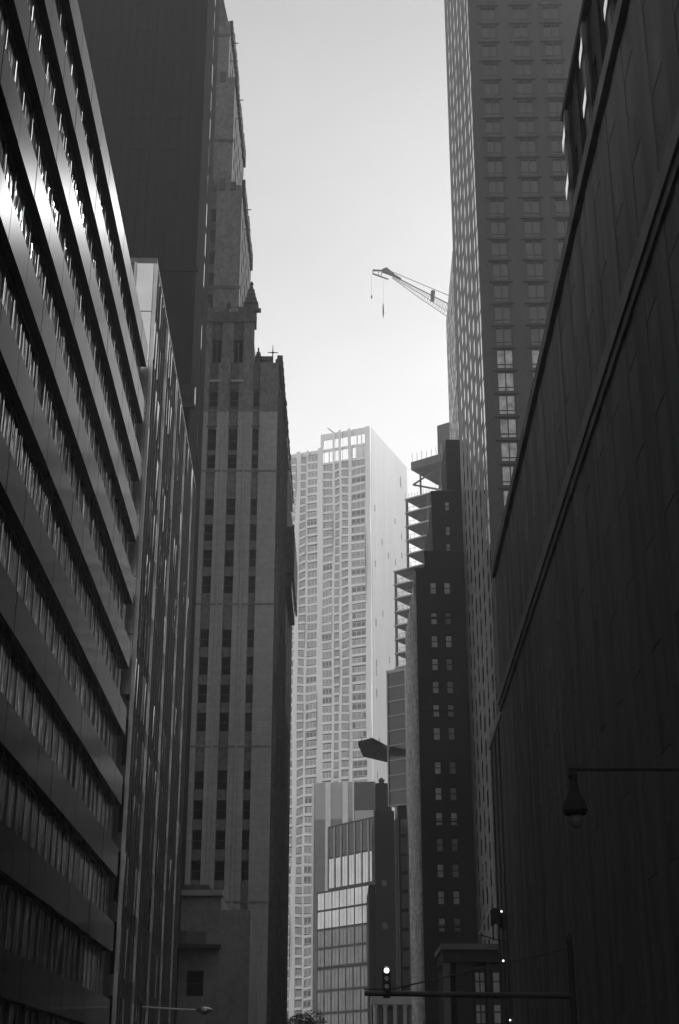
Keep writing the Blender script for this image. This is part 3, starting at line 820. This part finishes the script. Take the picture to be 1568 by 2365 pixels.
# --- flag on a slanting pole
Yf = 122.0; fx0, fz0 = P(1106, 2158, Yf); fx1, fz1 = P(1132, 2098, Yf)
fl = tag(empty('flag', (fx0, Yf, fz0)), 'dark flag on a slanting pale pole above the portal building', 'flag')
b = MB(); b.tube((0, 0, 0), (fx1-fx0, 0, fz1-fz0), .05, .04, M['fin'], 6)
b.build('pole', fl)
b = MB(); n = 8; xw = 1.35
for i in range(n):
    xA, xB = (fx1-fx0)+xw*i/n, (fx1-fx0)+xw*(i+1)/n
    zA_, zB_ = fz1-fz0-.15+.25*math.sin(i*.7), fz1-fz0-.15+.25*math.sin((i+1)*.7)
    yA, yB = .12*math.sin(i*1.4), .12*math.sin((i+1)*1.4)
    pts = [(xA, yA, zA_-1.3), (xB, yB, zB_-1.35), (xB, yB+.02, zB_-1.35), (xA, yA+.02, zA_-1.3), (xA, yA, zA_), (xB, yB, zB_), (xB, yB+.02, zB_), (xA, yA+.02, zA_)]
    b.quadbox(pts, M['cloth'])
b.build('cloth', fl)
b = MB(); b.tube((-.0, .0, 0), (3.3, 2.0, -.6), .05, .05, M['steel'], 6); b.build('bracket', fl)

# --- small lit lamps on the right-hand walls
for (px_, py_, Y, r_, lab) in ((1162, 2218, 118, .085, 'small lit globe lamp beside the portal cornice, middle one of three'),
                               (1158, 2104, 118, .08, 'small lit globe lamp above the dark flag, topmost of three'),
                               (1178, 2355, 120, .075, 'small lit globe lamp near street level, lowest of three')):
    X, Z = P(px_, py_, Y)
    l = tag(empty('wall_lamp', (X, Y, Z)), lab, 'lamp', 'lit lamps on the right-hand walls')
    b = MB(); b.lathe((0, 0, -r_), [(.02, 0), (r_*.8, r_*.4), (r_, r_), (r_*.8, r_*1.6), (.02, r_*2)], M['lit_dim'], 10); b.build('globe', l, True)
    b = MB(); b.tube((0, 0, -r_), (0, 0, -r_-.25), .05, .07, M['steel'], 6); b.tube((0, 0, -r_-.2), (rx(Y, 11.3)-X+.1, 0, -r_-.2), .03, .03, M['steel'], 6); b.build('bracket', l)

# --- traffic signal on its long arm
Ys = 66.0; ax0, az = P(842, 2293, Ys); pxx = rx(Ys)-1.3
sg = tag(empty('traffic_signal', (pxx, Ys, 0)), 'traffic signal with its top lens lit on a long dark arm over the street', 'traffic signal')
b = MB(); b.lathe((0, 0, 0), [(.3, 0), (.3, .3), (.16, .5), (.12, az+2.2), (.15, az+2.25), (.05, az+2.5)], M['steel'], 12); b.build('pole', sg, False)
b = MB(); b.tube((0, 0, az-.12), (ax0-pxx, 0, az), .13, .11, M['steel'], 10); b.build('arm', sg)
sxp = P(893, 2290, Ys)[0]-pxx
b = MB(); b.tube((0, 0, az+1.9), (sxp+.25, 0, az+.18), .035, .035, M['steel'], 6); b.build('tie_rod', sg)
b = MB(); b.tube((sxp-1.0, 0, az+.16), (sxp+.2, 0, az+.2), .03, .03, M['steel'], 6); b.build('tie_rod', sg)
hd = MB(); hz = az+.12
hd.box((sxp, 0, 0), -.19, .19, -.12, .14, hz, hz+1.0, M['steel']); hd.tube((sxp, 0, az-.2), (sxp, 0, hz), .16, .12, M['steel'], 8)
ho = hd.build('housing', sg)
for i, mm in enumerate(('globe', 'globe', 'lit')):
    zc_ = hz+.17+i*.33
    b = MB(); b.tube((sxp, -.10, zc_), (sxp, -.14, zc_), .10, .10, M[mm] if mm == 'lit' else M['glass_flat'], 14); b.build('lens', ho)
    b = MB(); nn = 9
    for q in range(nn):
        t0, t1 = math.pi*q/nn, math.pi*(q+1)/nn
        pts = []
        for yy in (-.36, -.121):
            pass
        r0, r1 = .155, .17
        A = [(sxp+r0*math.cos(t0), zc_+r0*math.sin(t0)), (sxp+r1*math.cos(t0), zc_+r1*math.sin(t0)), (sxp+r1*math.cos(t1), zc_+r1*math.sin(t1)), (sxp+r0*math.cos(t1), zc_+r0*math.sin(t1))]
        b.vprism(T0, A, -.30, -.121, M['steel'])
    b.build('visor', ho)

# --- left street lamp with a horizontal arm
Yl = 80.0; ax, az2 = P(352, 2326, Yl); bxx, bz2 = P(452, 2332, Yl); px0 = lx(Yl)+.9
lp = tag(empty('street_lamp', (px0, Yl, 0)), 'street lamp with a thin shining arm and rounded head low on the left', 'street lamp')
b = MB(); b.lathe((0, 0, 0), [(.2, 0), (.2, .5), (.1, .7), (.07, az2+.2), (.02, az2+.3)], M['steel'], 10); b.build('pole', lp)
b = MB(); b.tube((0, 0, az2+.03), (bxx-px0, 0, bz2), .05, .05, M['fin'], 8); b.build('arm', lp)
hx0 = P(455, 2332, Yl)[0]-px0; hx1 = P(490, 2332, Yl)[0]-px0
b = MB(); L_ = hx1-hx0
for i in range(6):
    t0, t1 = i/6, (i+1)/6
    r0 = .05+.15*math.sin(math.pi*min(1, t0*.9+.08)); r1 = .05+.15*math.sin(math.pi*min(1, t1*.9+.08))
    b.tube((hx0+L_*t0, 0, bz2), (hx0+L_*t1, 0, bz2), r0, r1, M['fin'], 10)
b.build('lamp_head', lp)
b = MB(); b.lathe(((hx0+hx1)/2, 0, bz2-.24), [(.03, 0), (.14, .06), (.17, .12)], M['globe'], 10); b.build('lens', lp)

# --- right pendant street lamp, dark against the black block
Yr = 40.0; cxr, zr = P(1322, 1776, Yr); px1 = rx(Yr)-.9
lp = tag(empty('street_lamp', (px1, Yr, 0)), 'pendant street lamp with a pale globe hanging before the black block', 'street lamp')
b = MB(); b.lathe((0, 0, 0), [(.25, 0), (.25, .6), (.12, .9), (.08, zr+.3), (.02, zr+.6)], M['ink'], 10); b.build('pole', lp)
b = MB(); b.tube((0, 0, zr), (cxr-px1-.1, 0, zr), .05, .05, M['ink'], 8); b.build('arm', lp)
b = MB(); zg = P(1327, 1893, Yr)[1]
b.lathe((cxr-px1, 0, zg), [(.30, .15), (.36, .25), (.3, .5), (.16, .8), (.1, 1.1), (.14, 1.25), (.05, 1.4)], M['ink'], 14); b.build('lamp_hood', lp)
b = MB(); b.lathe((cxr-px1, 0, zg-.22), [(.03, 0), (.16, .08), (.2, .2), (.17, .36)], M['globe'], 14); b.build('globe', lp, True)

# --- tower crane
Yk = 322.0
def kp(x, y): X, Z = P(x, y, Yk); return Vector((X, 0, Z))
mast = kp(1052, 735)
cr = tag(empty('tower_crane', (mast.x, Yk, 0)), 'lattice crane jib reaching left from behind the tall towers on the right', 'crane')
off = Vector((mast.x, 0, 0))
tip = kp(906, 636)-off; foot = kp(1052, 710)-off; low_ = kp(1052, 734)-off
PS = M['pale_steel']
jb = MB(); n = 22; prev = None
for i in range(n+1):
    t = i/n; c_t = tip.lerp(foot, t); c_b = kp(906, 641)-off; c_b = c_b.lerp(low_, min(1, t)); hw = .25+.9*min(1, t*2.2)
    cur = [c_t+Vector((0, 0, 0)), c_b+Vector((0, -hw, -.6*t)), c_b+Vector((0, hw, -.6*t))]
    if prev:
        jb.tube(prev[0], cur[0], .14, .14, PS, 5); jb.tube(prev[1], cur[1], .07, .07, PS, 4); jb.tube(prev[2], cur[2], .07, .07, PS, 4)
        jb.tube(prev[0], cur[1], .06, .06, PS, 4); jb.tube(prev[2], cur[0], .06, .06, PS, 4); jb.tube(prev[1], cur[2], .05, .05, PS, 4)
    prev = cur
jb.build('jib', cr)
hd = MB()
A0 = kp(861, 624)-off; A1 = kp(884, 625)-off; A2 = kp(890, 621)-off; A3 = kp(908, 635)-off; A4 = kp(861, 632)-off; A5 = kp(897, 645)-off
for a, b_, r in ((A0, A1, .3), (A1, A2, .5), (A2, A3, .6), (A1, A3, .55), (A4, A5, .22), (A0, A4, .12), (kp(875, 626)-off, kp(874, 635)-off, .1), (kp(882, 626)-off, kp(880, 637)-off, .12), (A3, kp(926, 645)-off, .4)):
    hd.tube(a, b_, r, r*.8, M['steel'], 6)
hd.build('jib_head', cr)
b = MB(); b.tube(A2, kp(1050, 688)-off, .09, .09, PS, 4); b.build('tie_cable', cr)
b = MB(); b.tube(kp(998, 695)-off, kp(1000, 672)-off, .5, .6, M['steel'], 6); b.build('winch_box', cr)
for (x, y0, y1, y2) in ((858, 632, 682, 690), (885, 640, 702, 734)):
    h = MB(); h.tube(kp(x, y0)-off, kp(x, y1)-off, .03, .03, PS, 4); ho = h.build('hoist_rope', cr)
    q = MB(); q.tube(kp(x, y1)-off, kp(x, y1*.4+y2*.6)-off, .12, .22, M['steel'], 6); q.tube(kp(x, y1*.4+y2*.6)-off, kp(x, y2)-off, .22, .05, M['steel'], 6); q.build('hook', ho)
ms = MB(); zb_ = 60.0; zt_ = P(1052, 690, Yk)[1]
for sx_ in (-.9, .9):
    for sy_ in (-.9, .9): ms.tube((sx_, sy_, zb_), (sx_, sy_, zt_), .14, .14, PS, 4)
k = 0; z = zb_
while z < zt_-2:
    s_ = 1 if k % 2 else -1
    for sy_ in (-.9, .9): ms.tube((-.9*s_, sy_, z), (.9*s_, sy_, z+2), .07, .07, PS, 4)
    for sx_ in (-.9, .9): ms.tube((sx_, -.9*s_, z), (sx_, .9*s_, z+2), .07, .07, PS, 4)
    z += 2; k += 1
ms.build('mast', cr)
b = MB(); b.box(T0, -1.2, 1.2, -1.2, 1.2, 0, 60, M['slab']); b.build('mast_base', cr)
b = MB(); b.box(T0, .9, 6.5, -1.2, 1.2, P(1052, 735, Yk)[1]-1, P(1052, 735, Yk)[1]+1.4, M['steel']); b.build('counterweight', cr)

# --- street tree far down the street
tX, tZ = P(688, 2328, 205)
tr = tag(empty('street_tree', (tX, 205, 0)), 'dark round-topped street tree at the bottom where the street ends', 'tree')
b = MB(); b.tube((0, 0, 0), (.1, 0, 4.5), .28, .18, M['bark'], 10)
for i in range(7):
    a = i*.9; b.tube((.08, 0, 3.2+.3*i), (2.2*math.cos(a), 2*math.sin(a), 6+.5*i), .11, .03, M['bark'], 6)
b.build('trunk', tr)
b = MB(); k = b._m(M['leaf'])
cl = [(random.uniform(-3, 3), random.uniform(-2.5, 2.5), random.uniform(5.5, tZ-1.0), random.uniform(.7, 1.5)) for _ in range(42)]
for (x, y, z, r_) in cl:
    for _ in range(150):
        d = Vector((random.gauss(0, 1), random.gauss(0, 1), random.gauss(0, 1))).normalized()*r_*random.uniform(.5, 1)
        c_ = Vector((x, y, z))+d
        if c_.z > tZ+.3: continue
        u = Vector((random.gauss(0, 1), random.gauss(0, 1), random.gauss(0, 1))).normalized(); w = u.orthogonal().normalized()
        s_ = random.uniform(.08, .16); q = len(b.v)
        b.v += [tuple(c_-u*s_), tuple(c_+w*s_*.6), tuple(c_+u*s_), tuple(c_-w*s_*.6)]; b.f.append([q, q+1, q+2, q+3]); b.mi.append(k)
b.build('crown', tr)

# ------------------------------------------------------------------ ground
def sheet(name, pts, z, m):
    me = bpy.data.meshes.new(name); me.from_pydata([(x, y, z) for x, y in pts], [], [list(range(len(pts)))]); me.materials.append(m)
    o = bpy.data.objects.new(name, me); C.objects.link(o); o['kind'] = 'structure'; return o
sheet('ground', [(-1200, -1200), (1200, -1200), (1200, 1200), (-1200, 1200)], 0, M['ground'])
sheet('road', [(-5.2, -60), (6.2, -60), (9.0, 330), (-9.5, 330)], .004, M['asphalt'])
b = MB(); b.prism([(lx(-60)+.05, -60), (-5.2, -60), (-9.3, 330), (lx(330)+.05, 330)][::1], .006, .13, M['paving']); o = b.build('pavement'); o['kind'] = 'structure'
b = MB(); b.prism([(6.2, -60), (rx(-60)-.05, -60), (rx(330)-.05, 330), (9.0, 330)], .006, .13, M['paving']); o = b.build('pavement'); o['kind'] = 'structure'
b = MB()
for i in range(12): b.box((0, 58, 0), -5+i*.95, -4.5+i*.95, 0, 3, .008, .012, M['paint'])
for i in range(20): b.box((0, i*9, 0), .2, .35, 0, 3.5, .008, .012, M['paint'])
o = b.build('road_markings'); o['kind'] = 'structure'

# ------------------------------------------------------------------ haze
b = MB(); b.box(T0, -1210, 1210, -1210, 1210, -1.0, 222, M['ground']); b.mats = []
hz = b.build('haze'); hz['kind'] = 'stuff'
hm = bpy.data.materials.new('haze_air'); hm.use_nodes = True; nt = hm.node_tree
for n_ in list(nt.nodes):
    if n_.type != 'OUTPUT_MATERIAL': nt.nodes.remove(n_)
pv = nt.nodes.new('ShaderNodeVolumePrincipled'); pv.inputs['Color'].default_value = (1, 1, 1, 1)
pv.inputs['Density'].default_value = .0007; pv.inputs['Anisotropy'].default_value = 0.0
nt.links.new(pv.outputs[0], [n_ for n_ in nt.nodes if n_.type == 'OUTPUT_MATERIAL'][0].inputs['Volume'])
hz.data.materials.clear(); hz.data.materials.append(hm)

# ------------------------------------------------------------------ light: hazy sky, veiled sun ahead up the street
SUN_EL, SUN_AZ = R(33.4), R(30.0)
w = bpy.data.worlds.new('World'); scn.world = w; w.use_nodes = True; nt = w.node_tree
bg = nt.nodes['Background']
sky = nt.nodes.new('ShaderNodeTexSky'); sky.sky_type = 'NISHITA'; sky.sun_disc = False
sky.sun_elevation = SUN_EL; sky.sun_rotation = SUN_AZ; sky.dust_density = 4.0; sky.air_density = 1.0; sky.ozone_density = 1.0; sky.altitude = 50
bw = nt.nodes.new('ShaderNodeRGBToBW'); nt.links.new(sky.outputs[0], bw.inputs[0])
tc = nt.nodes.new('ShaderNodeTexCoord'); mp = nt.nodes.new('ShaderNodeMapping'); mp.inputs['Scale'].default_value = (1.2, 1.2, 3.2)
nz = nt.nodes.new('ShaderNodeTexNoise'); nz.inputs['Scale'].default_value = 2.2; nz.inputs['Detail'].default_value = 5
pw = nt.nodes.new('ShaderNodeMath'); pw.operation = 'POWER'; pw.inputs[1].default_value = .30; nt.links.new(bw.outputs[0], pw.inputs[0])   # cloud veil evens the sky out
nt.links.new(tc.outputs['Generated'], mp.inputs[0]); nt.links.new(mp.outputs[0], nz.inputs[0])
mr = nt.nodes.new('ShaderNodeMapRange'); mr.inputs['From Min'].default_value = .3; mr.inputs['From Max'].default_value = .7; mr.inputs['To Min'].default_value = .93; mr.inputs['To Max'].default_value = 1.07
nt.links.new(nz.outputs['Fac'], mr.inputs[0])
mu = nt.nodes.new('ShaderNodeMath'); mu.operation = 'MULTIPLY'; nt.links.new(pw.outputs[0], mu.inputs[0]); nt.links.new(mr.outputs[0], mu.inputs[1])
sx_ = nt.nodes.new('ShaderNodeSeparateXYZ'); nt.links.new(tc.outputs['Generated'], sx_.inputs[0])
gr = nt.nodes.new('ShaderNodeMapRange'); gr.interpolation_type = 'SMOOTHSTEP'; gr.inputs['From Min'].default_value = .28; gr.inputs['From Max'].default_value = .76
gr.inputs['To Min'].default_value = 1.25; gr.inputs['To Max'].default_value = .60; nt.links.new(sx_.outputs[2], gr.inputs[0])   # thinner cloud overhead
m3 = nt.nodes.new('ShaderNodeMath'); m3.operation = 'MULTIPLY'; nt.links.new(mu.outputs[0], m3.inputs[0]); nt.links.new(gr.outputs[0], m3.inputs[1])
nt.links.new(m3.outputs[0], bg.inputs['Color']); bg.inputs['Strength'].default_value = .15
sl = bpy.data.lights.new('sun', 'SUN'); sl.energy = 1.4; sl.angle = R(1.5); so = bpy.data.objects.new('sun', sl); C.objects.link(so)
d = Vector((math.sin(SUN_AZ)*math.cos(SUN_EL), math.cos(SUN_AZ)*math.cos(SUN_EL), math.sin(SUN_EL)))
so.rotation_euler = d.to_track_quat('Z', 'Y').to_euler(); so.location = (0, 0, 300)

scn.view_settings.view_transform = 'Standard'; scn.view_settings.look = 'None'; scn.view_settings.exposure = 1.8; scn.view_settings.gamma = 1
cy = scn.cycles
cy.use_denoising = True; cy.max_bounces = 6; cy.diffuse_bounces = 3; cy.glossy_bounces = 3; cy.transmission_bounces = 2; cy.volume_bounces = 1
cy.sample_clamp_indirect = 4; cy.caustics_reflective = False; cy.caustics_refractive = False
